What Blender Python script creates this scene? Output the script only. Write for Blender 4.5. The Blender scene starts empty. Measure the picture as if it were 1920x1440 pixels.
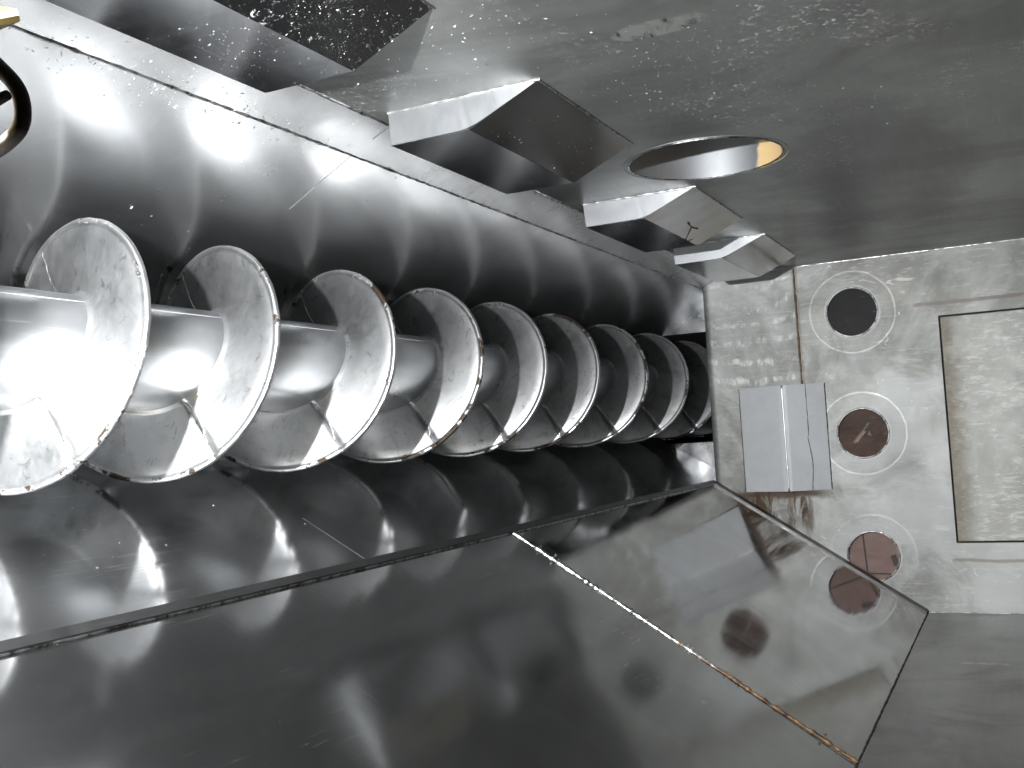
import bpy, bmesh, math, random
from mathutils import Vector, Matrix
rnd = random.Random(7)
SC = bpy.context.scene
COL = SC.collection
S = 2.5                                   # metres from the lens to the far end wall, along the screw
def P(x, y, z): return Vector((x*S, y*S, z*S))

# ------------------------------------------------------------------ camera
cam = bpy.data.objects.new('camera', bpy.data.cameras.new('camera'))
COL.objects.link(cam); SC.camera = cam
RX = Vector((0.43815749, 0.89691741, -0.0596421))      # image right, in world axes
RY = Vector((0.02265097, -0.07734578, -0.99674699))    # image down
RZ = Vector((0.89861279, -0.4353812, 0.05420568))      # into the picture
cam.matrix_world = Matrix(((RX.x, -RY.x, -RZ.x, 0), (RX.y, -RY.y, -RZ.y, 0), (RX.z, -RY.z, -RZ.z, 0), (0, 0, 0, 1)))
cam.data.sensor_width = 36; cam.data.lens = 1962.58/1920*36
cam.data.clip_start = .02; cam.data.clip_end = 100

# ------------------------------------------------------------------ world, lamp light, exposure
w = bpy.data.worlds.new('World'); SC.world = w; w.use_nodes = True
bg = w.node_tree.nodes['Background']; bg.inputs[0].default_value = (.85, .93, 1, 1); bg.inputs[1].default_value = .004
LP = Vector((.1, -.18, .07))              # the work lamp's light, beside the screw just left of the frame
LAX = Vector((.9, -.2, -.38)).normalized()
ld = bpy.data.lights.new('work_lamp_light', 'POINT'); ld.energy = 108; ld.color = (.955, .98, 1); ld.shadow_soft_size = .0032*S
lo = bpy.data.objects.new('work_lamp_light', ld); COL.objects.link(lo); lo.location = LP*S
SC.view_settings.view_transform = 'Standard'; SC.view_settings.look = 'None'
SC.view_settings.exposure = 0; SC.view_settings.gamma = 1
SC.render.engine = 'CYCLES'
cy = SC.cycles
cy.max_bounces = 8; cy.glossy_bounces = 6; cy.diffuse_bounces = 4; cy.sample_clamp_indirect = 4; cy.blur_glossy = .4
cy.use_denoising = True

# ------------------------------------------------------------------ node helpers
class NT:
    def __init__(s, name):
        s.m = bpy.data.materials.new(name); s.m.use_nodes = True
        s.t = s.m.node_tree; s.b = s.t.nodes['Principled BSDF']
        s.pos = s.t.nodes.new('ShaderNodeTexCoord').outputs['Object']
        sx = s.t.nodes.new('ShaderNodeSeparateXYZ'); s.t.links.new(s.pos, sx.inputs[0]); s.xyz = sx.outputs
    def set(s, n, k, v):
        if v is None: return
        if hasattr(v, 'links'): s.t.links.new(v, n.inputs[k])
        else: n.inputs[k].default_value = v
    def math(s, op, a, b=None, c=None, clamp=False):
        n = s.t.nodes.new('ShaderNodeMath'); n.operation = op; n.use_clamp = clamp
        s.set(n, 0, a); s.set(n, 1, b); s.set(n, 2, c); return n.outputs[0]
    def map(s, scale=(1, 1, 1), rot=(0, 0, 0), loc=(0, 0, 0), vec=None):
        n = s.t.nodes.new('ShaderNodeMapping'); s.t.links.new(vec or s.pos, n.inputs[0])
        n.inputs['Scale'].default_value = scale; n.inputs['Rotation'].default_value = rot; n.inputs['Location'].default_value = loc
        return n.outputs[0]
    def noise(s, scale, detail=3, rough=.55, dist=0, vec=None):
        n = s.t.nodes.new('ShaderNodeTexNoise'); s.t.links.new(vec or s.pos, n.inputs['Vector'])
        n.inputs['Scale'].default_value = scale; n.inputs['Detail'].default_value = detail
        n.inputs['Roughness'].default_value = rough; n.inputs['Distortion'].default_value = dist
        return n.outputs[0]
    def ramp(s, v, a, b, lo=0., hi=1.):      # smoothstep from a..b to lo..hi
        n = s.t.nodes.new('ShaderNodeMapRange'); n.interpolation_type = 'SMOOTHSTEP'
        s.set(n, 0, v); s.set(n, 1, a); s.set(n, 2, b); s.set(n, 3, lo); s.set(n, 4, hi); return n.outputs[0]
    def lin(s, v, a, b, lo, hi):
        n = s.t.nodes.new('ShaderNodeMapRange'); s.set(n, 0, v); s.set(n, 1, a); s.set(n, 2, b); s.set(n, 3, lo); s.set(n, 4, hi); return n.outputs[0]
    def mix(s, f, a, b):
        n = s.t.nodes.new('ShaderNodeMix'); n.data_type = 'RGBA'
        s.set(n, 0, f); s.set(n, 6, a); s.set(n, 7, b); return n.outputs[2]
    def mul(s, *a):
        r = a[0]
        for b in a[1:]: r = s.math('MULTIPLY', r, b)
        return r
    def add(s, *a):
        r = a[0]
        for b in a[1:]: r = s.math('ADD', r, b)
        return r
    def maxi(s, *a):
        r = a[0]
        for b in a[1:]: r = s.math('MAXIMUM', r, b)
        return r
    def bump(s, h, strength, dist, nrm=None):
        n = s.t.nodes.new('ShaderNodeBump'); n.inputs['Strength'].default_value = strength; n.inputs['Distance'].default_value = dist
        s.t.links.new(h, n.inputs['Height'])
        if nrm is not None: s.t.links.new(nrm, n.inputs['Normal'])
        return n.outputs[0]
def rgb(r, g=None, b=None):
    if g is None: g = b = r
    return (r, g, b, 1)

def steel(name, col=(.6, .61, .62), rough=.25, rvar=.08, grain=(4, 260, 260), gstr=.05, smudge=.25, smscale=5,
          scratch=.3, rot=(0, 0, 0), metallic=1., wave=.15, wavescale=2.2, extra=None, srot=(0, 0, .5), haze=0., hrough=.42):
    """sheet steel: rolled grain, cloudy smears in gloss and tone, fine scratches, a slightly wavy sheet"""
    n = NT(name)
    g = n.noise(1, 4, .6, vec=n.map(grain, rot))
    cl = n.noise(smscale, 6, .62, .6)
    cl2 = n.noise(smscale*3.7, 5, .6, .3, vec=n.map((1, 1, 1), loc=(3, 7, 1)))
    sc = n.noise(1, 3, .5, .15, vec=n.map((13, 850, 850), srot, (1, 2, 3)))
    scm = n.mul(n.ramp(sc, .645, .7), n.ramp(n.noise(3.1, 3), .5, .62))
    sp = n.ramp(n.noise(210, 2, .5), .73, .78)                     # pin-prick specks of dust
    base = n.mix(n.mul(n.ramp(cl, .35, .7), smudge), rgb(*col), rgb(*[c*.62 for c in col]))
    base = n.mix(n.mul(n.ramp(cl2, .45, .75), smudge*.6), base, rgb(col[0]*.78, col[1]*.76, col[2]*.72))
    base = n.mix(n.mul(scm, scratch), base, rgb(.85))
    ro = n.add(rough, n.mul(n.math('SUBTRACT', g, .5), rvar), n.mul(n.math('SUBTRACT', cl, .5), rvar*2.2), n.mul(n.math('SUBTRACT', cl2, .5), rvar*1.2), n.mul(scm, scratch*.25), n.mul(sp, .15))
    met = metallic
    ht = n.mul(g, .5)
    if extra:
        base, ro, met, ht = extra(n, base, ro, met, ht)
    wv = n.bump(n.noise(wavescale, 2, .4), wave, .02*S)
    nb = n.bump(ht, gstr, .0006*S, wv)
    n.set(n.b, 'Base Color', base); n.set(n.b, 'Roughness', n.math('MAXIMUM', ro, .04)); n.set(n.b, 'Metallic', met); n.set(n.b, 'Normal', nb)
    if haze:                                # a thin dull film over the sheen
        h = n.t.nodes.new('ShaderNodeBsdfPrincipled'); n.set(h, 'Base Color', base); n.set(h, 'Roughness', hrough); n.set(h, 'Metallic', met); n.set(h, 'Normal', wv)
        mx = n.t.nodes.new('ShaderNodeMixShader'); n.set(mx, 0, n.math('MULTIPLY', n.lin(cl, .3, .7, .5, 1.5), haze, clamp=True))
        n.t.links.new(n.b.outputs[0], mx.inputs[1]); n.t.links.new(h.outputs[0], mx.inputs[2])
        n.t.links.new(mx.outputs[0], n.t.nodes['Material Output'].inputs[0])
    return n.m
def plain(name, col, rough=.5, metallic=0., var=.25, scale=60, emit=None, bump=.1):
    n = NT(name); k = n.noise(scale, 4, .6)
    n.set(n.b, 'Base Color', n.mix(n.ramp(k, .3, .7), rgb(*col), rgb(*[c*(1-var) for c in col])))
    n.set(n.b, 'Roughness', n.lin(k, .3, .7, rough-.06, rough+.08)); n.set(n.b, 'Metallic', metallic)
    n.set(n.b, 'Normal', n.bump(k, bump, .001*S))
    if emit: n.b.inputs['Emission Color'].default_value = rgb(*emit[0]); n.b.inputs['Emission Strength'].default_value = emit[1]
    return n.m

# ------------------------------------------------------------------ mesh helpers
class MB:
    def __init__(s): s.v = []; s.f = []; s.sm = []
    def face(s, pts, smooth=False):
        i = len(s.v); s.v += [Vector(p) for p in pts]; s.f.append(tuple(range(i, i+len(pts)))); s.sm.append(smooth)
    def grid(s, rows, close_u=False, smooth=True, flip=False):
        i0 = len(s.v); nu = len(rows[0])
        for r in rows: s.v += [Vector(p) for p in r]
        for a in range(len(rows)-1):
            for b in range(nu if close_u else nu-1):
                c = (b+1) % nu
                q = (i0+a*nu+b, i0+a*nu+c, i0+(a+1)*nu+c, i0+(a+1)*nu+b)
                s.f.append(q[::-1] if flip else q); s.sm.append(smooth)
    def slab(s, pts, d):                       # polygon pts pushed by vector d
        n = len(pts); a = [Vector(p) for p in pts]; b = [p+d for p in a]
        s.face(a[::-1]); s.face(b)
        for i in range(n): s.face([a[i], a[(i+1) % n], b[(i+1) % n], b[i]])
    def box(s, lo, hi):
        x0, y0, z0 = lo; x1, y1, z1 = hi
        s.slab([(x0, y0, z0), (x1, y0, z0), (x1, y1, z0), (x0, y1, z0)], Vector((0, 0, z1-z0)))
    def tube(s, pts, rad, seg=10, cap=True, wob=0., r=rnd):
        pts = [Vector(p) for p in pts]; rows = []; up = Vector((.13, .41, .9))
        for i, p in enumerate(pts):
            t = (pts[min(i+1, len(pts)-1)]-pts[max(i-1, 0)]).normalized()
            a = t.cross(up).normalized(); b = t.cross(a)
            rr = rad(i) if callable(rad) else rad
            rows.append([p+(a*math.cos(q*2*math.pi/seg)+b*math.sin(q*2*math.pi/seg))*rr*(1+wob*(r.random()-.5)) for q in range(seg)])
        s.grid(rows, True, True)
        if cap: s.face(rows[0]); s.face(rows[-1][::-1])
    def blob(s, c, r, q=rnd):
        c = Vector(c); k = [Vector((q.uniform(.6, 1.2)*r, 0, 0)), Vector((-q.uniform(.6, 1.2)*r, 0, 0)), Vector((0, q.uniform(.6, 1.2)*r, 0)), Vector((0, -q.uniform(.6, 1.2)*r, 0)), Vector((0, 0, q.uniform(.6, 1.2)*r)), Vector((0, 0, -q.uniform(.6, 1.2)*r))]
        for a in (0, 1):
            for b in (2, 3):
                for d in (4, 5):
                    f = [c+k[a], c+k[b], c+k[d]]
                    s.face(f if (a+b+d) % 2 else f[::-1])
    def build(s, name, mat, parent=None, base=None, fix=True, merge=True):
        base = Vector(base) if base is not None else Vector((0, 0, 0))
        me = bpy.data.meshes.new(name)
        me.from_pydata([v-base for v in s.v], [], s.f)
        me.polygons.foreach_set('use_smooth', s.sm)
        bm = bmesh.new(); bm.from_mesh(me)
        if merge: bmesh.ops.remove_doubles(bm, verts=bm.verts, dist=1e-5)
        if fix: bmesh.ops.recalc_face_normals(bm, faces=bm.faces)
        bm.to_mesh(me); bm.free()
        me.materials.append(mat)
        o = bpy.data.objects.new(name, me); COL.objects.link(o)
        if parent: o.parent = parent
        else: o.location = base
        return o
def tag(o, label=None, cat=None, group=None, kind=None):
    for k, v in (('label', label), ('category', cat), ('group', group), ('kind', kind)):
        if v: o[k] = v
    return o
def thing(name, loc, label, cat, group=None):
    e = bpy.data.objects.new(name, None); COL.objects.link(e); e.location = loc; e.empty_display_size = .05
    return tag(e, label, cat, group)

# ------------------------------------------------------------------ section of the hopper (units of S, seen along the screw)
XB, XW, XE = -.28, 1.0, 1.074              # back end, near end wall, end plate with the screw opening
ZC, ZF = .1475, -.1734                     # top sheet, bottom sheet
YO = .42                                   # how far the parallel sheets run past the camera
W1 = Vector((-.2722, .1376)); W2 = Vector((-.2729, -.052)); CC = Vector((-.2499, .1475)); PF = Vector((-.0887, -.1734))
SY, SZ, SR = -.32865, .04421, .0529        # screw axis and flight radius
SHR = .0226
def tangent(W, sgn, cl=1.06):
    v = Vector((SY, SZ))-W; L = v.length; t = math.atan2(v.y, v.x)+sgn*math.asin(SR*cl/L)
    return W+Vector((math.cos(t), math.sin(t)))*math.sqrt(L*L-(SR*cl)**2)
T1 = tangent(W1, -1); T2 = tangent(W2, 1)

# ------------------------------------------------------------------ materials
def plate_dirt(n, base, ro, met, ht):
    # greasy smear along the lower weld and shavings dust
    k = n.mul(n.ramp(n.noise(26, 5, .7), .6, .75), .35)
    base = n.mix(n.mul(k, .35), base, rgb(.75)); ro = n.add(ro, n.mul(k, .1))
    return base, ro, met, ht
M_upper = steel('rolled_steel_upper', (.46, .465, .47), .215, .04, (110, 3, 3), .008, .35, 4, .09, haze=.2, hrough=.46, wave=.18, extra=plate_dirt, srot=(0, 0, 1.2))
M_strip = steel('rolled_steel_strip', (.48, .485, .49), .25, .07, (150, 5, 5), .04, .25, 5, .3, haze=.2, wave=.1)
M_lower = steel('rolled_steel_lower', (.47, .475, .48), .11, .06, (150, 5, 5), .02, .4, 4, .6, haze=.17, hrough=.4, wave=.18, extra=plate_dirt, srot=(0, 0, 1.3))
M_slope = steel('rolled_steel_slope', (.46, .465, .47), .11, .05, (150, 5, 5), .02, .4, 3.5, .6, haze=.12, hrough=.42, wave=.12, srot=(.3, .2, 1.1))
def floor_extra(n, base, ro, met, ht):
    x, y, z = n.xyz
    d = n.math('ABSOLUTE', n.add(n.math('SUBTRACT', x, FS*S), n.mul(n.math('SUBTRACT', n.noise(30, 3), .5), .012)))
    mk = n.mul(n.ramp(d, .0035*S, .001*S), n.ramp(y, FY0*S, (FY0+.004)*S), n.ramp(y, FY1*S, (FY1-.004)*S), n.ramp(n.noise(70, 4), .35, .55))
    base = n.mix(n.mul(mk, .6), base, rgb(.6, .6, .58))
    sm = n.ramp(n.noise(3.5, 6, .65, .9), .45, .65)
    base = n.mix(n.mul(sm, .4), base, rgb(.17, .165, .155))
    return base, n.add(ro, n.mul(sm, .08)), met, ht
def polish_extra(n, base, ro, met, ht):
    x, y, z = n.xyz
    k = n.noise(5, 7, .68, .9); e = n.ramp(n.add(x, n.mul(n.math('SUBTRACT', k, .5), .15*S)), .9*S, 1.*S)
    base = n.mix(n.mul(n.ramp(k, .45, .65), .3), base, rgb(.38, .365, .33))
    base = n.mix(n.mul(e, .45), base, rgb(.2, .17, .135))
    return base, n.add(ro, n.mul(n.ramp(k, .4, .65), .035)), met, ht
FS, FY0, FY1 = .8, -.053, -.02
M_polish = steel('polished_steel_patch', (.43, .43, .425), .07, .05, (150, 5, 5), .025, .35, 5, .4, wave=.05, srot=(.3, .2, 1.1), extra=polish_extra)
M_floor = steel('dull_steel_bottom', (.3, .3, .29), .34, .08, (8, 160, 160), .05, .3, 3, .4, wave=.1, extra=floor_extra)
M_dark = steel('unlit_steel', (.35, .35, .36), .4, .08, smudge=.4)
M_defl = steel('folded_steel', (.58, .585, .6), .16, .06, (140, 6, 6), .03, .25, 9, .4, wave=.05)
M_shaft = steel('turned_steel_tube', (.62, .63, .645), .31, .1, (6, 90, 90), .05, .3, 7, .4, wave=.05)
def flight_extra(n, base, ro, met, ht):
    k = n.noise(13, 9, .7, 1.2); k2 = n.noise(60, 6, .7, .8)
    base = n.mix(n.mul(n.ramp(k, .47, .64), .55), base, rgb(.26, .265, .275))
    base = n.mix(n.mul(n.ramp(k2, .57, .68), .6), base, rgb(.15, .14, .135))
    ro = n.add(ro, n.mul(n.math('SUBTRACT', k, .5), .3))
    return base, ro, met, ht
M_flight = steel('galvanised_flight', (.6, .605, .61), .44, .1, (20, 120, 120), .05, .25, 8, .6, wave=.1, wavescale=6, extra=flight_extra, srot=(0, .6, .9))
def bead_extra(n, base, ro, met, ht):
    k = n.noise(5.5, 4, .7, .4); k2 = n.noise(60, 4, .7)
    m = n.ramp(n.add(k, n.mul(n.math('SUBTRACT', k2, .5), .4)), .545, .59)
    base = n.mix(m, base, n.mix(k2, rgb(.01, .008, .007), rgb(.045, .028, .017)))
    ro = n.add(ro, n.mul(m, .2)); met = n.math('SUBTRACT', 1., n.mul(m, .6))
    return base, ro, met, n.add(ht, n.mul(k2, .8))
M_bead = steel('hard_faced_edge', (.8, .8, .8), .42, .1, (40, 90, 90), .3, .2, 20, .2, wave=.05, extra=bead_extra)
def weld_extra(n, base, ro, met, ht):
    k = n.noise(55, 5, .7, .5)
    base = n.mix(n.ramp(k, .45, .62), base, rgb(.08, .07, .063))
    return base, ro, met, n.add(ht, n.mul(n.noise(150, 3), 1.5))
M_weld = steel('weld_bead', (.5, .5, .5), .35, .1, (60, 60, 60), .5, .3, 30, .1, wave=.05, extra=weld_extra)
M_joint = steel('dark_joint_steel', (.13, .13, .132), .42, .12, (30, 90, 90), .3, .3, 14, .3, wave=.08)
M_brightweld = steel('bright_weld_bead', (.8, .8, .8), .3, .1, (60, 60, 60), .4, .2, 30, .1, wave=.05)
def rust_extra(n, base, ro, met, ht):       # bright at the top of the joint, rusty down its lower half
    k = n.noise(40, 5, .75, .6)
    h = n.add(n.ramp(n.xyz[2], -.075*S, -.16*S), n.mul(n.math('SUBTRACT', k, .5), 1.6))
    m = n.ramp(h, .35, .7)
    base = n.mix(m, base, n.mix(n.ramp(k, .4, .6), rgb(.03, .017, .01), rgb(.15, .085, .04)))
    ro = n.add(ro, n.mul(m, .3)); met = n.math('SUBTRACT', 1., n.mul(m, .85))
    return base, ro, met, n.add(ht, k)
M_rustweld = steel('rust_stained_bead', (.78, .77, .75), .3, .1, (60, 60, 60), .5, .2, 30, .1, wave=.05, extra=rust_extra)
M_flake = plain('bright_shaving', (.6, .6, .59), .35, .5, .4, 90)
M_defl_end = steel('folded_steel_end', (.5, .51, .53), .34, .08, (6, 140, 40), .03, .2, 9, .3, wave=.05)
M_black = plain('black_void_lining', (.01, .01, .01), .7)

# top sheet: dull, clouded, with a ground patch
def ceil_extra(n, base, ro, met, ht):
    x, y, z = n.xyz
    c = n.noise(2.6, 6, .62, .8, vec=n.map((1.6, .9, 1)))
    base = n.mix(n.mul(n.ramp(c, .42, .62), .6), base, rgb(.12, .12, .115))
    e0 = n.add(n.math('POWER', n.math('DIVIDE', n.math('SUBTRACT', x, .67*S), .17*S), 2.), n.math('POWER', n.math('DIVIDE', n.math('SUBTRACT', y, -.066*S), .055*S), 2.), n.mul(n.math('SUBTRACT', n.noise(7, 5, .65), .5), 1.8))
    base = n.mix(n.mul(n.ramp(e0, 1.25, .6), .62), base, rgb(.11, .11, .11))     # broad greasy patch beside the port
    # pale crumbs of product left in drifts
    drift = n.ramp(n.noise(3.2, 4, .6, .6, vec=n.map((1, 2.2, 1), (0, 0, .5), (5, 1, 0))), .52, .66)
    cr = n.ramp(n.noise(150, 5, .72, .4), .54, .66)
    m = n.mul(drift, cr)
    base = n.mix(n.mul(m, .9), base, rgb(.5, .49, .46)); met = n.math('SUBTRACT', .85, n.mul(m, .4)); ro = n.add(ro, n.mul(m, .15))
    # scuffed ground patch
    u = n.math('DIVIDE', n.math('SUBTRACT', x, .365*S), .0085*S); v = n.math('DIVIDE', n.math('SUBTRACT', y, -.1085*S), .02*S)
    e = n.add(n.mul(u, u), n.mul(v, v), n.mul(n.math('SUBTRACT', n.noise(22, 4), .5), 1.6))
    pm = n.ramp(e, 1., .6)
    st = n.noise(1, 4, .6, .8, vec=n.map((26, 60, 10), (0, 0, .5)))
    base = n.mix(n.mul(pm, n.ramp(st, .38, .55)), base, rgb(.42, .42, .4)); base = n.mix(n.mul(pm, n.ramp(st, .42, .36)), base, rgb(.06))
    ht = n.add(ht, n.mul(pm, st, 1.5))
    return base, ro, met, ht
M_ceil = steel('dull_top_sheet', (.28, .288, .278), .38, .1, (10, 90, 90), .03, .35, 3, .35, wave=.14, wavescale=1.6, extra=ceil_extra)

HOLES = [(-.1337, .0995), (-.1321, -.012), (-.1312, -.1238)]; HR = .0219
def wall_extra(n, base, ro, met, ht):
    x, y, z = n.xyz
    cl = n.noise(4.5, 7, .65, .7); fine = n.noise(60, 4, .65)
    base = n.mix(n.mul(n.ramp(cl, .42, .6), .75), base, rgb(.165, .163, .15))
    b2 = n.noise(2.6, 7, .68, 1.)
    base = n.mix(n.mul(n.ramp(b2, .48, .62), .55), base, rgb(.5, .51, .51))
    base = n.mix(n.mul(n.ramp(n.noise(1, 7, .75, .5, vec=n.map((1, 16, 130))), .52, .7), .35), base, rgb(.58))
    base = n.mix(n.mul(n.ramp(n.noise(7, 5, .6, .4, vec=n.map(loc=(2, 4, 8))), .55, .75), .5), base, rgb(.27, .26, .235))
    # turned rings and rubbed halos round the ports
    for i, (hy, hz) in enumerate(HOLES):
        dy = n.math('SUBTRACT', y, hy*S); dz = n.math('SUBTRACT', z, hz*S)
        r = n.math('SQRT', n.add(n.mul(dy, dy), n.mul(dz, dz)))
        rw = n.add(r, n.mul(n.math('SUBTRACT', n.noise(14, 2), .5), .006))
        ring = n.ramp(n.math('ABSOLUTE', n.math('SUBTRACT', rw, .0375*S)), .0012*S, .0002*S)
        halo = n.mul(n.ramp(r, .037*S, .033*S), n.ramp(n.noise(1, 3, .6, vec=n.map((60, 120, 120), loc=(i, 0, 0))), .35, .7))
        rub = n.ramp(n.math('ABSOLUTE', n.math('SUBTRACT', rw, .0235*S)), .002*S, .0005*S)
        base = n.mix(n.mul(ring, n.ramp(fine, .4, .6), n.ramp(cl, .47, .58), .2), base, rgb(.5)); base = n.mix(n.mul(halo, .12), base, rgb(.45))
        base = n.mix(n.mul(rub, n.ramp(cl, .4, .6), .6), base, rgb(.6))
        ro = n.add(ro, n.mul(ring, -.1))
    # wavy rows of disc-grinder marks left of the long seam
    wz = n.add(z, n.mul(n.noise(5, 4), .11))
    rows = n.ramp(n.math('SINE', n.mul(wz, 2*math.pi/(.019*S))), .35, .95)
    ticks = n.ramp(n.noise(1, 4, .6, .6, vec=n.map((1, 85, 30), (.45, 0, 0))), .42, .66)
    area = n.mul(n.ramp(y, -.172*S, -.19*S), n.ramp(z, .02*S, .045*S), n.ramp(n.noise(6, 3, vec=n.map(loc=(9, 1, 1))), .25, .5))
    gm = n.mul(rows, ticks, area)
    base = n.mix(n.mul(gm, .6), base, rgb(.62)); ro = n.add(ro, n.mul(gm, -.08))
    sw = n.mul(n.ramp(n.noise(1, 3, .6, .9, vec=n.map((1, 18, 60), (.7, 0, 0))), .6, .7), n.ramp(n.noise(5, 3, vec=n.map(loc=(1, 9, 1))), .5, .62))
    base = n.mix(n.mul(sw, .75), base, rgb(.52))
    # heat-tint streaks, the long one of the seam and the two beside the hatch
    def streak(a, b0, y0, y1, wd, colr, amt):
        nonlocal base
        d = n.math('ABSOLUTE', n.add(n.math('SUBTRACT', z, n.math('MULTIPLY_ADD', n.math('SUBTRACT', y, y0*S), a, b0*S)), n.mul(n.math('SUBTRACT', n.noise(20, 3), .5), .006)))
        m = n.mul(n.ramp(d, wd*S, wd*.35*S), n.ramp(y, (y0-.002)*S, (y0+.003)*S), n.ramp(n.noise(18, 4), .3, .5, .55, 1))
        base = n.mix(n.mul(m, amt), base, rgb(*colr))
    streak(0., .0996, -.081, .2, .0024, (.16, .14, .13), .9)
    streak(-.02, -.1275, -.0655, .2, .0021, (.2, .18, .15), .75)
    dy = n.math('ABSOLUTE', n.add(n.math('SUBTRACT', y, -.183*S), n.mul(n.math('SUBTRACT', n.noise(9, 3), .5), .008)))
    m = n.mul(n.ramp(dy, .0034*S, .001*S), n.ramp(z, .025*S, .035*S))
    base = n.mix(n.mul(m, .75), base, rgb(.2, .17, .13))
    # rust run below the folded guard, and the guard's shadow edge painted in
    rz = n.noise(1, 5, .7, .6, vec=n.map((1, 42, 9))); rb = n.noise(17, 5, .7, .5)
    rm = n.mul(n.ramp(y, -.256*S, -.243*S), n.ramp(y, -.172*S, -.19*S), n.ramp(z, -.057*S, -.064*S), n.ramp(n.add(z, n.mul(rz, .05*S)), -.09*S, -.055*S))
    rm = n.mul(rm, n.ramp(rz, .38, .58))
    edge = n.mul(n.ramp(z, -.061*S, -.0645*S), n.ramp(n.add(z, n.mul(rb, .012*S)), -.066*S, -.06*S), n.ramp(y, -.264*S, -.25*S), n.ramp(y, -.16*S, -.18*S))  # dark band painted as the shadow edge under the guard's foot
    rm = n.maxi(rm, n.mul(edge, .9))
    base = n.mix(rm, base, n.mix(rb, rgb(.03, .016, .009), rgb(.12, .07, .035)))
    met = n.math('SUBTRACT', .6, n.mul(rm, .5)); ro = n.add(ro, n.mul(rm, .2))
    # bright dings
    dn = n.mul(n.ramp(n.noise(48, 3, .5, 1.2), .7, .74), .7)
    base = n.mix(dn, base, rgb(.7))
    return base, ro, met, n.add(ht, n.mul(gm, .8))
M_wall = steel('ground_end_wall', (.325, .33, .318), .58, .1, (8, 12, 170), .06, .3, 6, .6, wave=.1, extra=wall_extra, srot=(.3, .2, 0))
def hatch_extra(n, base, ro, met, ht):
    x, y, z = n.xyz
    sp = n.noise(1, 7, .75, .9, vec=n.map((1, 26, 110))); k = n.noise(9, 7, .7, .6)
    worn = n.mul(n.ramp(sp, .45, .66), n.ramp(k, .4, .6))
    base = n.mix(n.mul(n.ramp(n.noise(3, 6, .7, .8), .42, .6), .5), base, rgb(.22, .22, .2)); base = n.mix(n.mul(worn, .85), base, rgb(.55, .55, .54))
    ed = n.ramp(n.add(y, n.mul(n.math('SUBTRACT', n.noise(20, 7, .75, .5), .5), .09)), .022*S, 0.)
    rs = n.mul(ed, n.ramp(n.noise(1, 7, .75, .6, vec=n.map((1, 40, 110))), .3, .55))
    base = n.mix(n.mul(rs, .6), base, rgb(.2, .15, .085))
    base = n.mix(n.mul(n.ramp(k, .5, .7), .35), base, rgb(.25, .248, .215))
    return base, n.add(ro, n.mul(rs, .15)), n.math('SUBTRACT', .6, n.mul(rs, .4)), ht
M_hatch = steel('worn_hatch_plate', (.34, .342, .325), .56, .1, (8, 14, 170), .06, .3, 6, .4, wave=.06, extra=hatch_extra)
M_guard = steel('guard_sheet', (.62, .635, .655), .5, .08, (8, 14, 120), .04, .3, 9, .5, metallic=.2, wave=.06)

# ------------------------------------------------------------------ setting: the hopper's sheets
def strip(name, a, b, x0, x1, mat, thick=.0035, nx=2, parent=None):
    """flat sheet between section points a and b, from x0 to x1; its thickness lies outside the hopper"""
    d = (b-a).normalized(); nn = Vector((-d.y, d.x))
    mid = (a+b)/2
    if nn.dot(Vector((-.05, .0))-mid) > 0: nn = -nn
    m = MB(); q = [P(x0, a.x, a.y), P(x1, a.x, a.y), P(x1, b.x, b.y), P(x0, b.x, b.y)]
    m.slab(q, P(0, nn.x*thick, nn.y*thick))
    return m.build(name, mat, parent)
def structure(o): return tag(o, kind='structure')
upper_sheet = structure(strip('upper_side_sheet', W1, T1, XB, XE, M_upper))
strip_sheet = structure(strip('corner_sheet', CC, W1, XB, XE, M_strip))
lower_sheet = structure(strip('lower_side_sheet', W2, T2, XB, XE, M_lower))
SX = .553
slope_sheet = structure(strip('slope_sheet', W2, PF, XB, SX-.0005, M_slope))
polish_sheet = structure(strip('polished_slope_sheet', W2, PF, SX+.0005, XW, M_polish))
m = MB(); m.box((XB*S, PF.x*S, (ZF-.004)*S), (XW*S, YO*S, ZF*S))
bottom_sheet = structure(m.build('bottom_sheet', M_floor))
# trough bottom behind the screw
m = MB(); a1 = math.atan2(T1.y-SZ, T1.x-SY); a2 = math.atan2(T2.y-SZ, T2.x-SY)+2*math.pi
rows = []
for rr in (SR*1.06, SR*1.06+.0035):
    rows.append([(SY+rr*math.cos(a1+(a2-a1)*i/28), SZ+rr*math.sin(a1+(a2-a1)*i/28)) for i in range(29)])
for rw, fl in ((rows[0], False), (rows[1], True)):
    m.grid([[P(XB, y, z) for y, z in rw], [P(XE, y, z) for y, z in rw]], flip=fl)
structure(m.build('trough', M_lower, fix=False))

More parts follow.
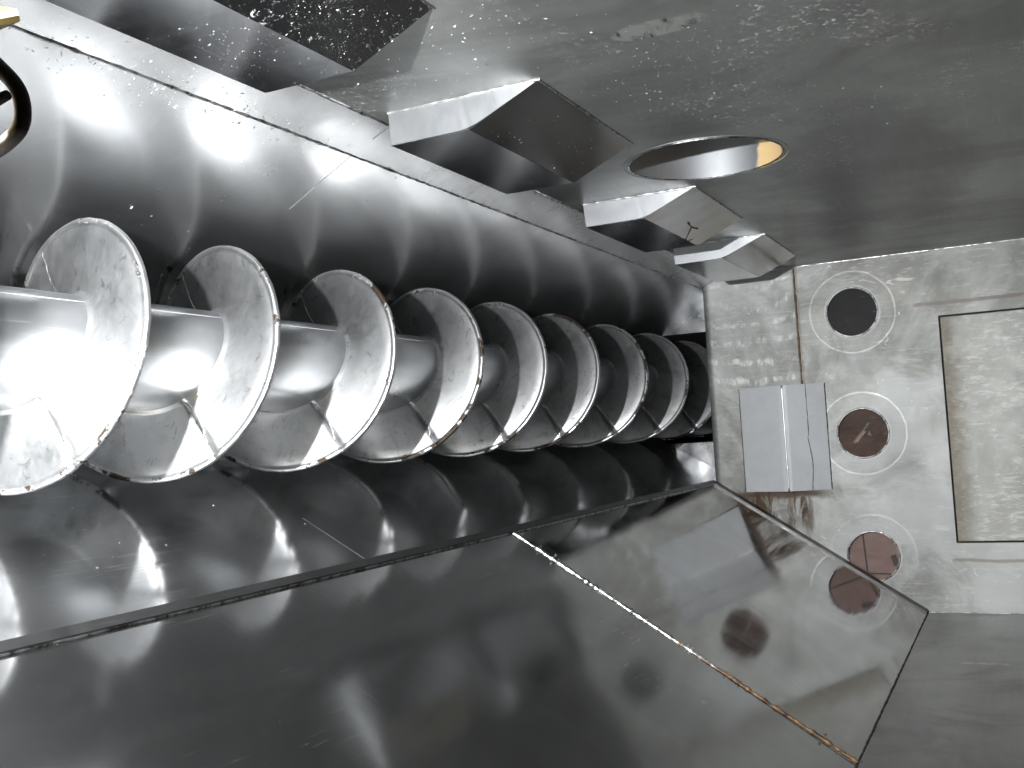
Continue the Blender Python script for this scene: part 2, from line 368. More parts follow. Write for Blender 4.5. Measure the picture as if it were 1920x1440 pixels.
# top sheet with a round port
PHX, PHY, PHR = .5595, -.1455, .0415
def sheet_with_hole(name, outer, circles, to3, d, mat, seg=56, rects=()):
    bm = bmesh.new(); edges = []
    def loop(pts):
        vs = [bm.verts.new(to3(*p)) for p in pts]
        for i in range(len(vs)): edges.append(bm.edges.new((vs[i], vs[(i+1) % len(vs)])))
    loop(outer)
    for (u, v, r) in circles: loop([(u+r*math.cos(i*2*math.pi/seg), v+r*math.sin(i*2*math.pi/seg)) for i in range(seg)])
    for rc in rects: loop(rc)
    bmesh.ops.triangle_fill(bm, use_beauty=True, use_dissolve=False, edges=edges)
    r = bmesh.ops.extrude_face_region(bm, geom=bm.faces[:])
    bmesh.ops.translate(bm, verts=[e for e in r['geom'] if isinstance(e, bmesh.types.BMVert)], vec=d)
    bmesh.ops.recalc_face_normals(bm, faces=bm.faces)
    me = bpy.data.meshes.new(name); bm.to_mesh(me); bm.free(); me.materials.append(mat)
    o = bpy.data.objects.new(name, me); COL.objects.link(o); return o
ceiling = structure(sheet_with_hole('top_sheet', [(XB, CC.x), (XW, CC.x), (XW, YO), (XB, YO)], [(PHX, PHY, PHR)], lambda u, v: P(u, v, ZC), P(0, 0, .004), M_ceil))

# end wall, with three sight ports and the hatch opening
HY0, HY1, HZ0, HZ1 = -.0608, .14, -.1128, .0884
wall_out = [(-.266, .1404), (CC.x, ZC), (YO, ZC), (YO, ZF), (PF.x, PF.y), (-.266, -.0566)]
end_wall = structure(sheet_with_hole('end_wall', wall_out, [(y, z, HR) for y, z in HOLES], lambda u, v: P(XW, u, v), P(.004, 0, 0), M_wall,
                                     rects=[[(HY0, HZ0), (HY1, HZ0), (HY1, HZ1), (HY0, HZ1)]]))
m = MB()                                   # the wall's bent left edge
rows = []
for k in range(7):
    t = k/6*math.radians(62); r_ = .0075
    x = XW+r_*(1-math.cos(t)); y = -.266-r_*math.sin(t)
    f = (y+.266)/(-.0069)
    rows.append([P(x, y, .1404-.0028*f), P(x, y, -.0566+.0046*f)])
m.grid(rows)
m.build('bent_edge', M_wall, end_wall)
# end plate with the opening the screw leaves through, and the dark casing behind
OZ0, OZ1 = -.0135, .1022
m = MB()
for a in ((OZ1, .142), (-.06, OZ0)): m.box((XE*S, -.40*S, a[0]*S), ((XE+.003)*S, -.262*S, a[1]*S))
end_plate = structure(m.build('end_plate', steel('bright_end_plate', (.6, .61, .63), .28, .1, (6, 30, 30), .1, .3, 12, .8, wave=.12, wavescale=9)))
m = MB()
m.box(((XE+.003)*S, -.40*S, (OZ1)*S), (1.7*S, -.262*S, (OZ1+.004)*S)); m.box(((XE+.003)*S, -.40*S, (OZ0-.004)*S), (1.7*S, -.262*S, OZ0*S))
m.box(((XE+.003)*S, -.404*S, OZ0*S), (1.7*S, -.40*S, OZ1*S)); m.box(((XE+.003)*S, -.262*S, OZ0*S), (1.7*S, -.258*S, OZ1*S)); m.box((1.7*S, -.404*S, (OZ0-.004)*S), (1.703*S, -.258*S, (OZ1+.004)*S))
structure(m.build('screw_casing', M_dark))
m = MB(); m.box(((XB-.004)*S, -.42*S, (ZF-.004)*S), (XB*S, YO*S, (ZC+.004)*S))
structure(m.build('back_wall', M_floor))

# ------------------------------------------------------------------ welds and joints of the sheets
def lerp(a, b, t): return a+(b-a)*t
def weld(name, a, b, r, mat, parent, step=.0025, wob=.5, spat=.25, push=(0, 0, 0), seg=7):
    m = MB(); a = P(*a)+P(*push); b = P(*b)+P(*push); L = (b-a).length; n = max(8, int(L/(step*S)))
    n = min(n, 420); rn = random.Random(n+int(r*1e6))
    pts = [lerp(a, b, i/n)+Vector((rn.gauss(0, 1), rn.gauss(0, 1), rn.gauss(0, 1)))*r*S*.12 for i in range(n+1)]
    rad = [r*S*(1+wob*(rn.random()-.5)) for i in range(n+1)]
    m.tube(pts, lambda i: rad[i], seg, wob=.3, r=rn)
    for i in range(int(n*spat)):
        p = lerp(a, b, rn.random())+Vector((0, rn.gauss(0, 1), rn.gauss(0, .6)))*r*S*1.2
        m.blob(p, r*S*rn.uniform(.4, .9), rn)
    return m.build(name, mat, parent, merge=False)
weld('weld', (XB, W1.x, W1.y), (XW+.05, W1.x, W1.y), .0006, M_weld, upper_sheet, spat=.5)
weld('weld', (XB, CC.x, CC.y), (XW, CC.x, CC.y), .0008, M_weld, ceiling, spat=.3)
for sh, a, b in ((upper_sheet, W1, T1), (lower_sheet, W2, T2), (strip_sheet, CC, W1)):
    weld('seam', (.4045, a.x, a.y), (.4045, lerp(a, b, .45).x, lerp(a, b, .45).y), .00028, M_brightweld if sh is upper_sheet else M_joint, sh, spat=.0, wob=.3)
# raised flat bar along the lower joint
dn = Vector((PF-W2)).normalized(); nin = Vector((dn.y*-1, dn.x))     # along the slope, and its inward normal
if nin.dot(Vector((0, 0))-W2) < 0: nin = -nin
def bar(name, x0, x1, a, wd, th, mat, parent):
    m = MB(); b = a+dn*wd; c = b+nin*th; d = a+nin*th*1.2-dn*.0006
    m.slab([P(x0, *a), P(x0, *b), P(x0, *c), P(x0, *d)], P(x1-x0, 0, 0)); return m.build(name, mat, parent)
bar('joint_bar', XB, XW, W2-dn*.0012, .0036, .0016, M_joint, lower_sheet)
weld('weld', (XB, (W2+dn*.0026).x, (W2+dn*.0026).y), (XW, (W2+dn*.0026).x, (W2+dn*.0026).y), .00045, M_weld, lower_sheet, spat=.25, wob=.3, push=(0, nin.x*.0004, nin.y*.0004))
# bead across the slope where the polished sheet begins
A, B = W2+dn*.003, PF
weld('rusty_weld', (.549, A.x, A.y), (.559, B.x, B.y), .0012, M_rustweld, polish_sheet, step=.0014, wob=.7, spat=1.1)
# bar along the foot of the end wall, and the dark joint to the bottom sheet
m = MB()
a0, b0 = W2+dn*.002, PF-dn*.001
m.slab([P(XW-.0005, *a0), P(XW-.0105, *(a0)), P(XW-.0105, *(a0+nin*.0016)), P(XW-.0005, *(a0+nin*.0024))], P(0, *(b0-a0)))
m.build('foot_bar', M_joint, polish_sheet)
weld('weld', (XB, PF.x, PF.y), (XW, PF.x, PF.y), .0007, plain('dark_joint', (.02, .02, .02), .7), bottom_sheet, spat=.1)
weld('weld', (XW, PF.x, ZF), (XW, YO, ZF), .0005, M_weld, end_wall, spat=0)
weld('weld', (XW, CC.x, ZC), (XW, YO, ZC), .0007, M_brightweld, end_wall, spat=.05)
weld('long_seam', (XW, -.1835, .1455), (XW, -.1832, .037), .0009, plain('brown_seam', (.12, .09, .07), .5, .6), end_wall, spat=0, wob=.8)

# ------------------------------------------------------------------ the screw
KN = [0.2587, 0.2941, 0.3288, 0.3714, 0.4168, 0.4633, 0.5096, 0.5555, 0.6003, 0.6464, 0.6926, 0.7445, 0.7994, 0.8567, 0.9146, 0.9735, 1.0337]
def sx(n):                                  # distance along the axis after n turns; the pitch opens towards the outlet
    t = (n+.25)/.5
    if t <= 0: return KN[0]+t*.0352
    if t >= 16: return KN[16]+(t-16)*.0603
    i = int(t); f = t-i
    g = lambda j: KN[j] if 0 <= j <= 16 else (KN[0]+j*.0352 if j < 0 else KN[16]+(j-16)*.0603)
    p0, p1, p2, p3 = g(i-1), g(i), g(i+1), g(i+2)
    return .5*(2*p1+(p2-p0)*f+(2*p0-5*p1+4*p2-p3)*f*f+(3*p1-p0-3*p2+p3)*f*f*f)
base = P(.6, SY, SZ)
screw = thing('screw_conveyor', base, 'long bright steel screw conveyor running along the trough from left to the end wall', 'screw conveyor')
m = MB(); NS = 64
rows = []
xs = [-.26+i*(1.62+.26)/40 for i in range(41)]
for x in xs: rows.append([P(x, SY+SHR*math.cos(i*2*math.pi/NS), SZ+SHR*math.sin(i*2*math.pi/NS)) for i in range(NS)])
m.grid(rows, True)
shaft = m.build('shaft', M_shaft, screw, base)
for a in (52, 205):
    ca, sa = math.cos(math.radians(a)), math.sin(math.radians(a))
    m = MB(); m.tube([P(-.26+1.88*i/90, SY+SHR*ca, SZ+SHR*sa) for i in range(91)], .00022*S, 6, wob=.4); m.build('weld_line', M_shaft, shaft, base)
SEAM = -57/360
def hel(n, r, dx=0.): return P(sx(n)+dx, SY+r*math.cos(2*math.pi*n), SZ+r*math.sin(2*math.pi*n))
TH = .0016
first, last = -5, 11
for k in range(first, last):
    q = 84; rn = random.Random(k+50)
    ns = [k+SEAM+i/q for i in range(q+1)]
    def dent(n, r): return .0007*math.sin(n*9.3+1.7*k)*((r-SHR)/(SR-SHR))**2
    prof = [(SHR-.0004, -TH*1.5), (SHR+.0004, -TH*1.35), (SHR+.0012, -TH/2-.0002), (SHR+.0020, -TH/2)] + [(lerp(SHR+.002, SR-.0034, i/5), -TH/2) for i in range(1, 6)]
    prof += [(SR-.0026, -TH/2+.0003), (SR-.0023, -TH/2), (SR-.0012, -TH/2), (SR-.0012, TH/2)] + [(lerp(SR-.0012, SHR+.001, i/4), TH/2) for i in range(1, 5)] + [(SHR-.0004, TH/2+.0008)]
    m = MB(); rows = [[hel(n, r, d+dent(n, r)) for r, d in prof] for n in ns]
    m.grid(rows); m.face(rows[0]); m.face(rows[-1][::-1])
    fl = m.build('flight', M_flight, screw, base)
    # the thicker hard-faced edge
    rows = []
    for n in ns:
        j = rn.uniform(-.00012, .00012)*1.2; d = dent(n, SR)
        rows.append([hel(n, SR-.0021-j*2, d-TH/2), hel(n, SR-.0019-j*2, d-TH/2-.0005+j), hel(n, SR-.0013, d-TH/2-.0006+j), hel(n, SR-.0005+j, d-TH/2-.0006), hel(n, SR+j, d-TH/2+.0001), hel(n, SR+j, d+TH*.3), hel(n, SR-.0006, d+TH*.62), hel(n, SR-.0016, d+TH/2)])
    m = MB(); m.grid(rows); m.face(rows[0]); m.face(rows[-1][::-1]); m.build('hard_faced_edge', M_bead, fl, base)
    # radial weld where one section meets the next, and a half-way one
    for nn, r_ in ((k+SEAM, .00042), (k+SEAM+.5, .00025)):
        m = MB(); c = 26
        m.tube([hel(nn+rn.gauss(0, .0008)+.008*math.sin(i/6), lerp(SHR+.001, SR-.0012, i/c), -TH/2+dent(nn, lerp(SHR, SR, i/c))) for i in range(c+1)], lambda i: r_*S*rn.uniform(.75, 1.25), 7)
        m.build('seam_weld', M_brightweld if r_ > .0004 else M_joint, fl, base)
    # burnt globs of weld on the edge
    m = MB()
    for g in range(5):
        n0 = k+SEAM+rn.random()
        for i in range(7):
            m.blob(hel(n0+i*.0032, SR-.0016+rn.gauss(0, .0005), -TH/2-.0006), .0008*S*rn.uniform(.5, 1.1), rn)
    m.build('weld_globs', M_weld, fl, base, merge=False)['kind'] = 'stuff'

# ------------------------------------------------------------------ folded deflectors under the top sheet
DSEC = [(-.241, ZC), (-.2402, .1327), (-.2012, .1327), (-.168, ZC)]
def rust_face(n, base, ro, met, ht):
    base = n.mix(n.mul(n.ramp(n.noise(6, 6, .65, .8), .42, .6), .5), base, rgb(.4, .34, .25))
    return base, ro, met, ht
M_defl_rust = steel('folded_steel_stained', (.52, .51, .49), .2, .06, (140, 6, 6), .03, .3, 9, .4, wave=.05, extra=rust_face)
def fleck_face(n, base, ro, met, ht):
    k = n.noise(125, 6, .75, .6); k2 = n.noise(9, 4)
    mk = n.mul(n.ramp(n.add(k, n.mul(n.math('SUBTRACT', k2, .5), .25)), .585, .68), .5)
    return n.mix(mk, base, rgb(.7, .7, .69)), n.add(ro, n.mul(mk, .3)), n.math('SUBTRACT', 1., n.mul(mk, .8)), n.add(ht, n.mul(mk, 2.))
M_slant = steel('slant_dark_reflection', (.34, .335, .33), .13, .05, (140, 6, 6), .03, .35, 9, .4, wave=.04)  # base darkened to paint in the dark reflection on the slanting faces
M_slant_fleck = steel('slant_dark_reflection_flecked', (.42, .42, .43), .2, .05, (140, 6, 6), .03, .35, 9, .4, wave=.04, extra=fleck_face)  # dark reflection put into the base here too, under the flecks
DL = [('nearest deflector, its dark slanting face thick with bright flecks, cut by the upper frame edge', .1865, .117),
      ('deflector with a dazzling white end face and plain dark slanting face', .3885, .1155),
      ('deflector with a brown rust squiggle on its slanting face, just below the round port', .617, .1185),
      ('smallest, farthest deflector, throwing a shadow on the top of the end wall', .8075, .1265)]
th = .0012
for i, (lab, x0, ln) in enumerate(DL):
    b = P(x0, -.205, ZC)
    t = thing('deflector', b, lab, 'deflector', 'folded deflectors along the corner of the top sheet')
    x1 = x0+ln; A_, B_, C_, D_ = [Vector(p) for p in DSEC]
    mt = (M_slant_fleck, M_slant, M_defl_rust, M_slant)[i]
    up = Vector((0, 0, th*S))
    def panel(nm, a, bb, off, mat, e=.0002):
        m = MB(); m.slab([P(x0+e, *a), P(x1-e, *a), P(x1-e, *bb), P(x0+e, *bb)], P(0, *off)); return m.build(nm, mat, t, b)
    panel('slanting_face', C_, D_, (-.0006, .0012), mt)
    panel('lower_face', B_, C_+Vector((-.0003, 0)), (0, .0012), M_defl)
    panel('side_face', A_, B_+Vector((0, .0013)), (.0012, 0), M_defl)
    for nm, xa in (('end_face', x0), ('end_face', x1)):
        m = MB(); dx = .0013 if xa == x0 else -.0013
        rows = [P(xa, *A_), P(xa, *(B_+Vector((.0002, .0002))))]
        # the fold is a soft bend, not a sharp crease
        for q in range(7):
            u = q/6; c1 = C_+Vector((-.007, 0)); c2 = C_+(D_-C_)*.2
            rows.append(P(xa, *(c1*(1-u)**2+C_*2*u*(1-u)+c2*u*u+Vector((0, .0004)))))
        rows.append(P(xa, *D_))
        m.slab(rows, P(dx, 0, 0)); m.build(nm, M_defl_end, t, b)
    if i == 2:
        rst = plain('rust_stain', (.05, .022, .01), .8, 0, .5, 300)
        for ln_ in ([(.15, .0374, -.0245), (.163, .0352, -.0256), (.176, .0345, -.0259), (.19, .0352, -.0256), (.203, .0372, -.0247)], [(.176, .0345, -.0259), (.186, .0295, -.0281), (.199, .0225, -.0312), (.212, .015, -.0345), (.222, .0098, -.0368), (.234, .008, -.0376), (.241, .011, -.0363), (.243, .0155, -.0343)]):
            m = MB(); m.tube([Vector(p)+b+Vector((rnd.gauss(0, .0006), rnd.gauss(0, .0003), 0)) for p in ln_], lambda k_: .0009*rnd.uniform(.6, 1.5), 6); m.build('rust_run', rst, t, b)
        m = MB(); m.blob(Vector((.149, .0374, -.0245))+b, .0035, rnd); m.build('rust_spot', rst, t, b)
    wv = weld('weld', (x0-.0003, A_.x, ZC-.0002), (x0-.0003, D_.x, ZC-.0002), .0006, M_brightweld, None, step=.0016, spat=.5)
    wv.data.transform(Matrix.Translation(-b)); wv.parent = t
    wv = weld('weld', (x0, D_.x+.0002, ZC-.0002), (x1, D_.x+.0002, ZC-.0002), .00045, M_weld, None, step=.0016, spat=.3)
    wv.data.transform(Matrix.Translation(-b)); wv.parent = t

# ------------------------------------------------------------------ round port in the top sheet
b = P(PHX, PHY, ZC)
port = thing('pipe_port', b, 'round port in the dark top sheet, tan patch inside its pale pipe', 'pipe port')
def port_extra(n, base, ro, met, ht):
    x, y, z = n.xyz
    k = n.noise(28, 5, .7, .4)
    a = n.add(y, n.mul(n.math('SUBTRACT', k, .5), .03))
    m_ = n.mul(n.ramp(a, .05, .058), n.ramp(x, -.02, 0.))
    base = n.mix(m_, base, rgb(.5, .35, .17)); met = n.math('SUBTRACT', .9, n.mul(m_, .9)); ro = n.add(ro, n.mul(m_, .3))
    return base, ro, met, ht
M_port = steel('pipe_lining', (.36, .37, .385), .55, .1, (60, 60, 6), .04, .2, 10, .3, wave=.04, extra=port_extra)
m = MB(); q = 64
for r_, fl in ((PHR-.0003, True), (PHR+.003, False)):
    m.grid([[P(PHX+r_*math.cos(i*2*math.pi/q), PHY+r_*math.sin(i*2*math.pi/q), z) for i in range(q)] for z in (ZC-.0002, ZC+.03, ZC+.09, ZC+.16)], True, flip=fl)
m.build('pipe', M_port, port, b, fix=False)
m = MB(); m.slab([P(PHX+(PHR+.003)*math.cos(i*2*math.pi/q), PHY+(PHR+.003)*math.sin(i*2*math.pi/q), ZC+.16) for i in range(q)], P(0, 0, .004)); m.build('pipe_cap', M_black, port, b)
m = MB()
pts = [P(PHX+PHR*1.01*math.cos(i*2*math.pi/90), PHY+PHR*1.01*math.sin(i*2*math.pi/90), ZC-.0001) for i in range(91)]
m.tube(pts, lambda i: .0004*S*rnd.uniform(.6, 1.3), 7, cap=False); m.build('weld_ring', M_weld, port, b)
# things seen inside the pipe: a seam on its wall
m = MB(); m.tube([P(PHX+PHR*math.cos(2.75), PHY+PHR*math.sin(2.75), ZC+.002+i*.006) for i in range(22)], lambda i: .0004*S*rnd.uniform(.5, 1.5), 6); m.build('pipe_seam', M_weld, port, b)

# ------------------------------------------------------------------ sight ports in the end wall
def glassy(name, col, rough=.12, col2=None):
    n = NT(name); k = n.noise(12, 5, .6, 1.2); s_ = n.noise(1, 3, .5, .4, vec=n.map((10, 30, 140), (.7, 0, 0)))
    bs = n.mix(n.ramp(k, .35, .65), rgb(*col), rgb(*(col2 or [c*.6 for c in col])))
    bs = n.mix(n.mul(n.ramp(s_, .66, .72), .3), bs, rgb(.25, .24, .23)); n.b.inputs['Specular IOR Level'].default_value = .03
    n.set(n.b, 'Base Color', bs); n.set(n.b, 'Roughness', n.lin(k, .3, .7, rough, rough+.06)); return n.m
PORT = [('top sight port in the end wall, its window blue-black', (.012, .013, .016), (.02, .02, .024)),
        ('middle sight port in the end wall, dark brown with a small copper wedge inside', (.045, .03, .026), (.085, .055, .045)),
        ('lowest sight port in the end wall, reddish brown window crossed by dark bars', (.19, .13, .118), (.24, .17, .155))]
for i, ((hy, hz), (lab, c1, c2)) in enumerate(zip(HOLES, PORT)):
    b = P(XW, hy, hz); t = thing('sight_port', b, lab, 'sight port', 'round sight ports in the end wall')
    def disc(x, r, d): return [P(x, hy+r*math.cos(j*2*math.pi/56), hz+r*math.sin(j*2*math.pi/56)) for j in range(56)]
    m = MB(); m.slab(disc(XW+.0042, HR+.004, 0), P(.002, 0, 0)); m.build('window', glassy('port_window', c1, .35, c2), t, b)
    m = MB()
    m.grid([disc(XW+.0042, HR-.0001, 0), disc(XW-.0004, HR-.0001, 0), disc(XW-.0006, HR+.0006, 0), disc(XW-.0001, HR+.0014, 0)], True)
    m.build('rim', M_weld, t, b)
    def strip2(nm, y0, z0, y1, z1, wd, mat, x=XW+.0040):
        m = MB(); d = Vector((y1-y0, z1-z0)).normalized(); q_ = Vector((-d.y, d.x))*wd/2
        m.slab([P(x, hy+y0+q_.x, hz+z0+q_.y), P(x, hy+y1+q_.x, hz+z1+q_.y), P(x, hy+y1-q_.x, hz+z1-q_.y), P(x, hy+y0-q_.x, hz+z0-q_.y)], P(.0002, 0, 0)); m.build(nm, mat, t, b)
    if i == 1:
        cu = plain('copper_wedge', (.22, .125, .08), .5); dk = plain('dark_slot', (.012, .01, .01), .5)
        m = MB(); m.slab([P(XW+.0039, hy-.0095, hz-.0088), P(XW+.0039, hy-.0058, hz-.0082), P(XW+.0039, hy+.0022, hz+.0012), P(XW+.0039, hy-.0005, hz+.0022)][::1], P(.0003, 0, 0)); m.build('wedge', cu, t, b)
        strip2('slot', -.009, -.008, .0055, .0095, .002, dk)
        m = MB(); m.slab([P(XW+.0039, hy+.003, hz-.002), P(XW+.0039, hy+.007, hz-.003), P(XW+.0039, hy+.0052, hz+.002)], P(.0003, 0, 0)); m.build('wedge', plain('dull_copper', (.13, .08, .06), .5), t, b)
    if i == 2:
        dk = plain('port_bar', (.035, .022, .022), .6)
        strip2('bar', -.0085, .0195, -.0065, -.0205, .0016, dk); strip2('bar', -.0205, -.0155 , .0135, -.0165, .0014, dk, XW+.0038); strip2('bar', .0165, .0005, .019, -.009, .005, dk)

# ------------------------------------------------------------------ access hatch in the end wall
b = P(XW, HY0, HZ0)
t = thing('access_hatch', b, 'worn rectangular hatch let into the end wall, outlined by a dark gap', 'hatch')
g = .0016
m = MB(); m.slab([P(XW-.0007, HY0+g, HZ0+g), P(XW-.0007, HY1-g, HZ0+g), P(XW-.0007, HY1-g, HZ1-g), P(XW-.0007, HY0+g, HZ1-g)], P(.004, 0, 0))
o = m.build('hatch_plate', M_hatch, t, b)
mod = o.modifiers.new('bevel', 'BEVEL'); mod.width = .0006*S; mod.segments = 2
m = MB(); m.box(((XW+.0045)*S, (HY0-.004)*S, (HZ0-.004)*S), ((XW+.006)*S, (HY1+.004)*S, (HZ1+.004)*S)); m.build('seal', M_black, t, b)

# ------------------------------------------------------------------ folded guard on the end wall
b = P(XW, -.203, -.0125)
t = thing('guard', b, 'pale folded guard on the end wall beside the screw, rust running from its foot', 'guard')
GX = .0145; GY0, GR, GY1 = -.2425, -.1995, -.1634; GT, GB = .0365, -.062
def gp(y, z, x): return P(x, y, z)
m = MB(); sec = [(GY0, XW-.0006)] + [(lerp(GY0, GR, u), XW-lerp(.0006, GX, u)) for u in (.5, .9)] + [(GR, XW-GX+.0004)] + [(lerp(GR, GY1, u), XW-lerp(GX, .0006, u)) for u in (.1, .5, 1)]
def fold(nm, s_, th_=.0012):
    m = MB(); rows = []
    for off in (0, th_): rows.append([(y, x+off) for y, x in s_])
    o1 = [gp(y, GT, x) for y, x in rows[0]]; o2 = [gp(y, GB, x) for y, x in rows[0]]
    i1 = [gp(y, GT, x) for y, x in rows[1]]; i2 = [gp(y, GB, x) for y, x in rows[1]]
    m.grid([o1, o2], smooth=False); m.grid([i1, i2], smooth=False, flip=True)
    m.grid([o1, i1], smooth=False); m.grid([o2, i2], smooth=False); m.face([o1[0], o2[0], i2[0], i1[0]]); m.face([o1[-1], o2[-1], i2[-1], i1[-1]])
    return m.build(nm, M_guard, t, b)
fold('left_leaf', sec[:4]); fold('right_leaf', sec[3:])
m = MB(); m.tube([gp(GR, lerp(GT, GB, i/30), XW-GX+.0003) for i in range(31)], lambda i: .0007*S*rnd.uniform(.85, 1.15), 8); m.build('fold_edge', M_brightweld, t, b)
m = MB(); yy = lerp(GR, GY1, .56)
m.tube([gp(yy+.0012*math.sin(i*.35)*(i > 14)+.0011*max(0, i-14)/16, lerp(GT, GB, i/30), XW-lerp(GX, .0006, .56)-.0001) for i in range(31)], lambda i: .00035*S*rnd.uniform(.6, 1.4), 6); m.build('cracked_seam', plain('dark_crack', (.05, .045, .04), .5), t, b)
m = MB()
for q_ in range(16): m.blob(gp(yy-.004+q_*.0007, .0065+rnd.gauss(0, .0004), XW-lerp(GX, .0006, .56+(-.004+q_*.0007)/(GY1-GR))-.0001), .0007*S, rnd)
m.build('weld_tack', plain('pale_tack', (.8, .8, .78), .5), t, b, merge=False)
for y_, za, zb in ((GY0, GT, GB), (GY1, GT, GB)):   # contact shadow put in as lumpy dark lines where guard meets wall
    m = MB(); m.tube([gp(y_+(.0004 if y_ == GY1 else -.0004), lerp(za, zb, i/40), XW-.0001) for i in range(41)], lambda i: .0006*S*rnd.uniform(.4, 1.3), 6); m.build('contact_shadow_line', plain('contact_shadow_black', (.03, .025, .02), .7), t, b)
m = MB()
for zz in (GT+.0002,): m.slab([gp(y, zz, x+.0014) for y, x in sec]+[gp(GY1, zz, XW-.0002), gp(GY0, zz, XW-.0002)], P(0, 0, -.0012))
m.build('top_closer', M_guard, t, b)

# ------------------------------------------------------------------ the work lamp hung at the left edge
b = LP*S
lamp = thing('work_lamp', b, 'lit work lamp with glowing yellow visor and dark hook, at the upper left edge', 'work lamp')
e1 = LAX.orthogonal().normalized(); e2 = LAX.cross(e1)
n = NT('lamp_shade_inside'); n.b.inputs['Base Color'].default_value = rgb(.8, .68, .4); n.b.inputs['Roughness'].default_value = .35; M_in = n.m
M_out = plain('lamp_shade_outside', (.42, .36, .25), .45, .3)
def shade(off, flip):
    rows = []
    for k in range(13):
        a = math.radians(lerp(176, 69, k/12)); r_ = lerp(.016, .029, (k/12)**1.5)+off
        rows.append([(LP+(LAX*math.cos(a)+(e1*math.cos(j*2*math.pi/48)+e2*math.sin(j*2*math.pi/48))*math.sin(a))*r_)*S for j in range(48)])
    m = MB(); m.grid(rows, True, flip=flip); return m
shade(0, True).build('shade', M_in, lamp, b, fix=False); shade(.0014, False).build('shade_shell', M_out, lamp, b, fix=False)
n = NT('visor_underside'); n.b.inputs['Base Color'].default_value = rgb(.016, .012, .0035); n.b.inputs['Roughness'].default_value = .5; n.b.inputs['Specular IOR Level'].default_value = .1; M_vis = n.m
M_hook = plain('dark_brown_rubber', (.04, .022, .012), .7, 0, .4, 120)
def px(u, v, x):                            # a point of the lamp found from where it stands in the photograph, at depth x along the screw
    d = RX*((u-960)/1962.58)+RY*((v-720)/1962.58)+RZ; return d*(x/d.x)*S
pts = []
ctrl = [(-90, 60), (-40, 92), (0, 128), (32, 165), (43, 205), (36, 243), (0, 277), (-45, 297), (-100, 300)]
for i in range(len(ctrl)-1):
    for q_ in range(6):
        f = q_/6; c0 = ctrl[max(i-1, 0)]; c1 = ctrl[i]; c2 = ctrl[i+1]; c3 = ctrl[min(i+2, len(ctrl)-1)]
        pts.append(px(*[.5*(2*c1[a]+(c2[a]-c0[a])*f+(2*c0[a]-5*c1[a]+4*c2[a]-c3[a])*f*f+(3*c1[a]-c0[a]-3*c2[a]+c3[a])*f**3) for a in (0, 1)], .118))
m = MB(); m.tube(pts, .00092*S*1.45, 14); m.build('hook', M_hook, lamp, b)
m = MB()
q_ = [px(38, 40, .153), P(.150, -.24, .0895), P(.10, -.235, .102), px(-60, 60, .140)]
m.slab(q_, P(0, -.0002, .0012)); m.build('visor', M_vis, lamp, b)
m = MB(); m.slab([v+P(0, -.0003, .0014) for v in q_], P(0, -.0006, .0016)); m.build('visor_shell', M_out, lamp, b)
m = MB(); m.tube([px(14, 178, .112), px(-60, 215, .112), px(-200, 290, .112)], lambda i: (.0008, .0014, .003)[i]*S, 12); m.build('handle', M_hook, lamp, b)

# ------------------------------------------------------------------ shavings stuck to the sheets
def flakes(name, gens, mat):
    m = MB()
    for (c, u, v, nrm, num, su, sv, size) in gens:
        c = P(*c); u = Vector(u); v = Vector(v); nrm = Vector(nrm)
        for i in range(num):
            p = c+(u*rnd.gauss(0, su)+v*rnd.gauss(0, sv))*S
            a = rnd.uniform(0, 6.28); l = size*.5*S*rnd.lognormvariate(0, .55); wd = l*rnd.uniform(.12, .4)
            d1 = (u*math.cos(a)+v*math.sin(a)+nrm*rnd.uniform(-.3, .3)).normalized(); d2 = (nrm.cross(d1)+nrm*rnd.uniform(-.3, .3)).normalized()
            p = p+nrm*l*.3
            m.face([p-d1*l, p-d2*wd+nrm*l*.2, p+d1*l, p+d2*wd-nrm*l*.2])
    o = m.build(name, mat, merge=False, fix=False); o['kind'] = 'stuff'; return o
down = (0, 0, -1); ex = (1, 0, 0); ey = (0, 1, 0)
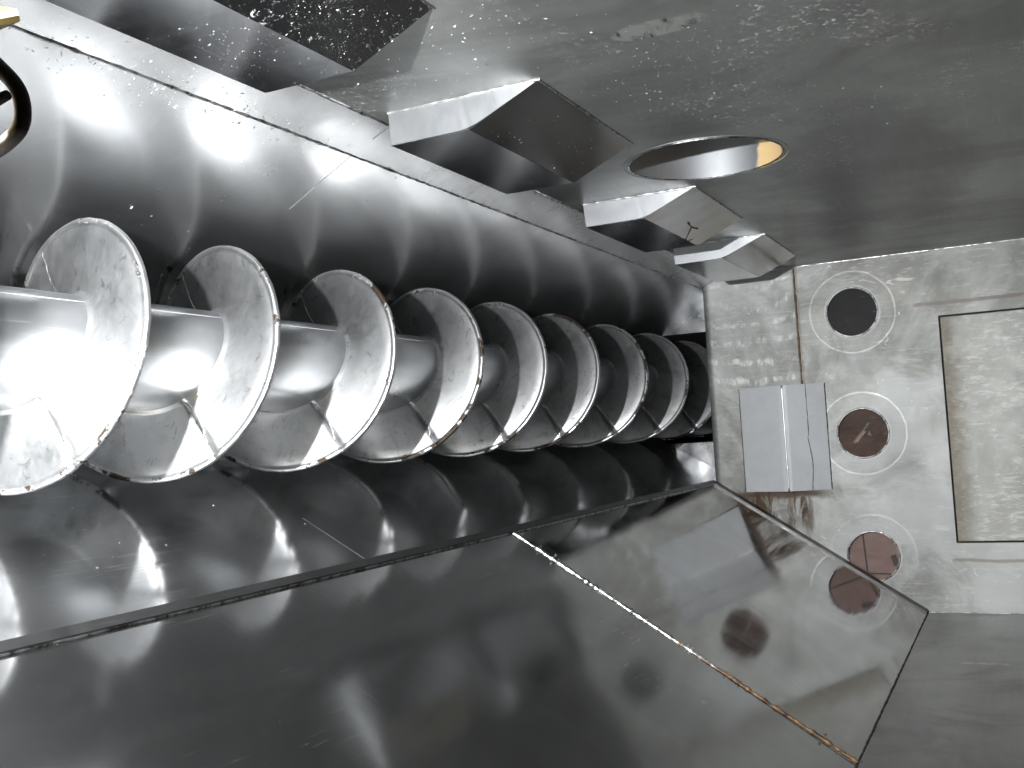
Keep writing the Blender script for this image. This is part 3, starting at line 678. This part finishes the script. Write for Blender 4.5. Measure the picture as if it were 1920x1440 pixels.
G = [((.40, -.125, ZC), ex, ey, down, 260, .03, .02, .0003), ((.445, -.14, ZC), ex, ey, down, 420, .018, .012, .0003), ((.39, -.115, ZC), ex, ey, down, 260, .014, .012, .0003), ((.51, -.062, ZC), ex, ey, down, 380, .02, .016, .00032), ((.53, -.04, ZC), ex, ey, down, 200, .03, .02, .0003), ((.86, -.068, ZC), ex, ey, down, 260, .03, .01, .0005), ((.48, -.09, ZC), ex, ey, down, 240, .03, .02, .0003), ((.33, -.165, ZC), ex, ey, down, 160, .012, .02, .0006), ((.37, -.205, ZC), ex, ey, down, 120, .015, .018, .0005),
     ((.43, -.10, ZC), ex, ey, down, 180, .04, .02, .0004), ((.5, -.12, ZC), ex, ey, down, 50, .06, .05, .0004), ((.6, .0, ZC), ex, ey, down, 30, .1, .06, .0004)]
sl = Vector((0, .0332, .0148)).normalized(); sn = Vector((0, .0148, -.0332)).normalized()
G += [((.262, -.187, .1386), ex, sl, sn, 900, .03, .009, .00026), ((.262, -.222, .1327), ex, ey, down, 300, .022, .009, .0003), ((.45, -.19, .137), ex, sl, sn, 60, .03, .01, .0005)]
u1 = Vector((0, *(T1-W1).normalized())); n1 = Vector((0, -u1.z, u1.y)); n1 = n1 if n1.dot(Vector((0, .2, -.1))) > 0 else -n1
G += [((.29, W1.x-.004, W1.y-.002), ex, u1, n1, 420, .04, .004, .0007), ((.3, W1.x+.006, W1.y+.0027), ex, u1, n1, 200, .03, .004, .0007), ((.45, W1.x-.02, W1.y-.01), ex, u1, n1, 130, .15, .02, .0005), ((.33, T1.x+.01, T1.y+.005), ex, u1, n1, 60, .05, .012, .0006)]
u2 = Vector((0, *(T2-W2).normalized())); n2 = Vector((0, -u2.z, u2.y)); n2 = n2 if n2.dot(Vector((0, .2, .1))) > 0 else -n2
G += [((.35, (W2.x+T2.x)/2, (W2.y+T2.y)/2), ex, u2, n2, 160, .08, .02, .0004)]
ud = Vector((0, dn.x, dn.y)); nd = Vector((0, nin.x, nin.y))
G += [((.4, W2.x+.04, W2.y-.026), ex, ud, nd, 40, .12, .04, .00022)]
flakes('metal_shavings', G, M_flake)
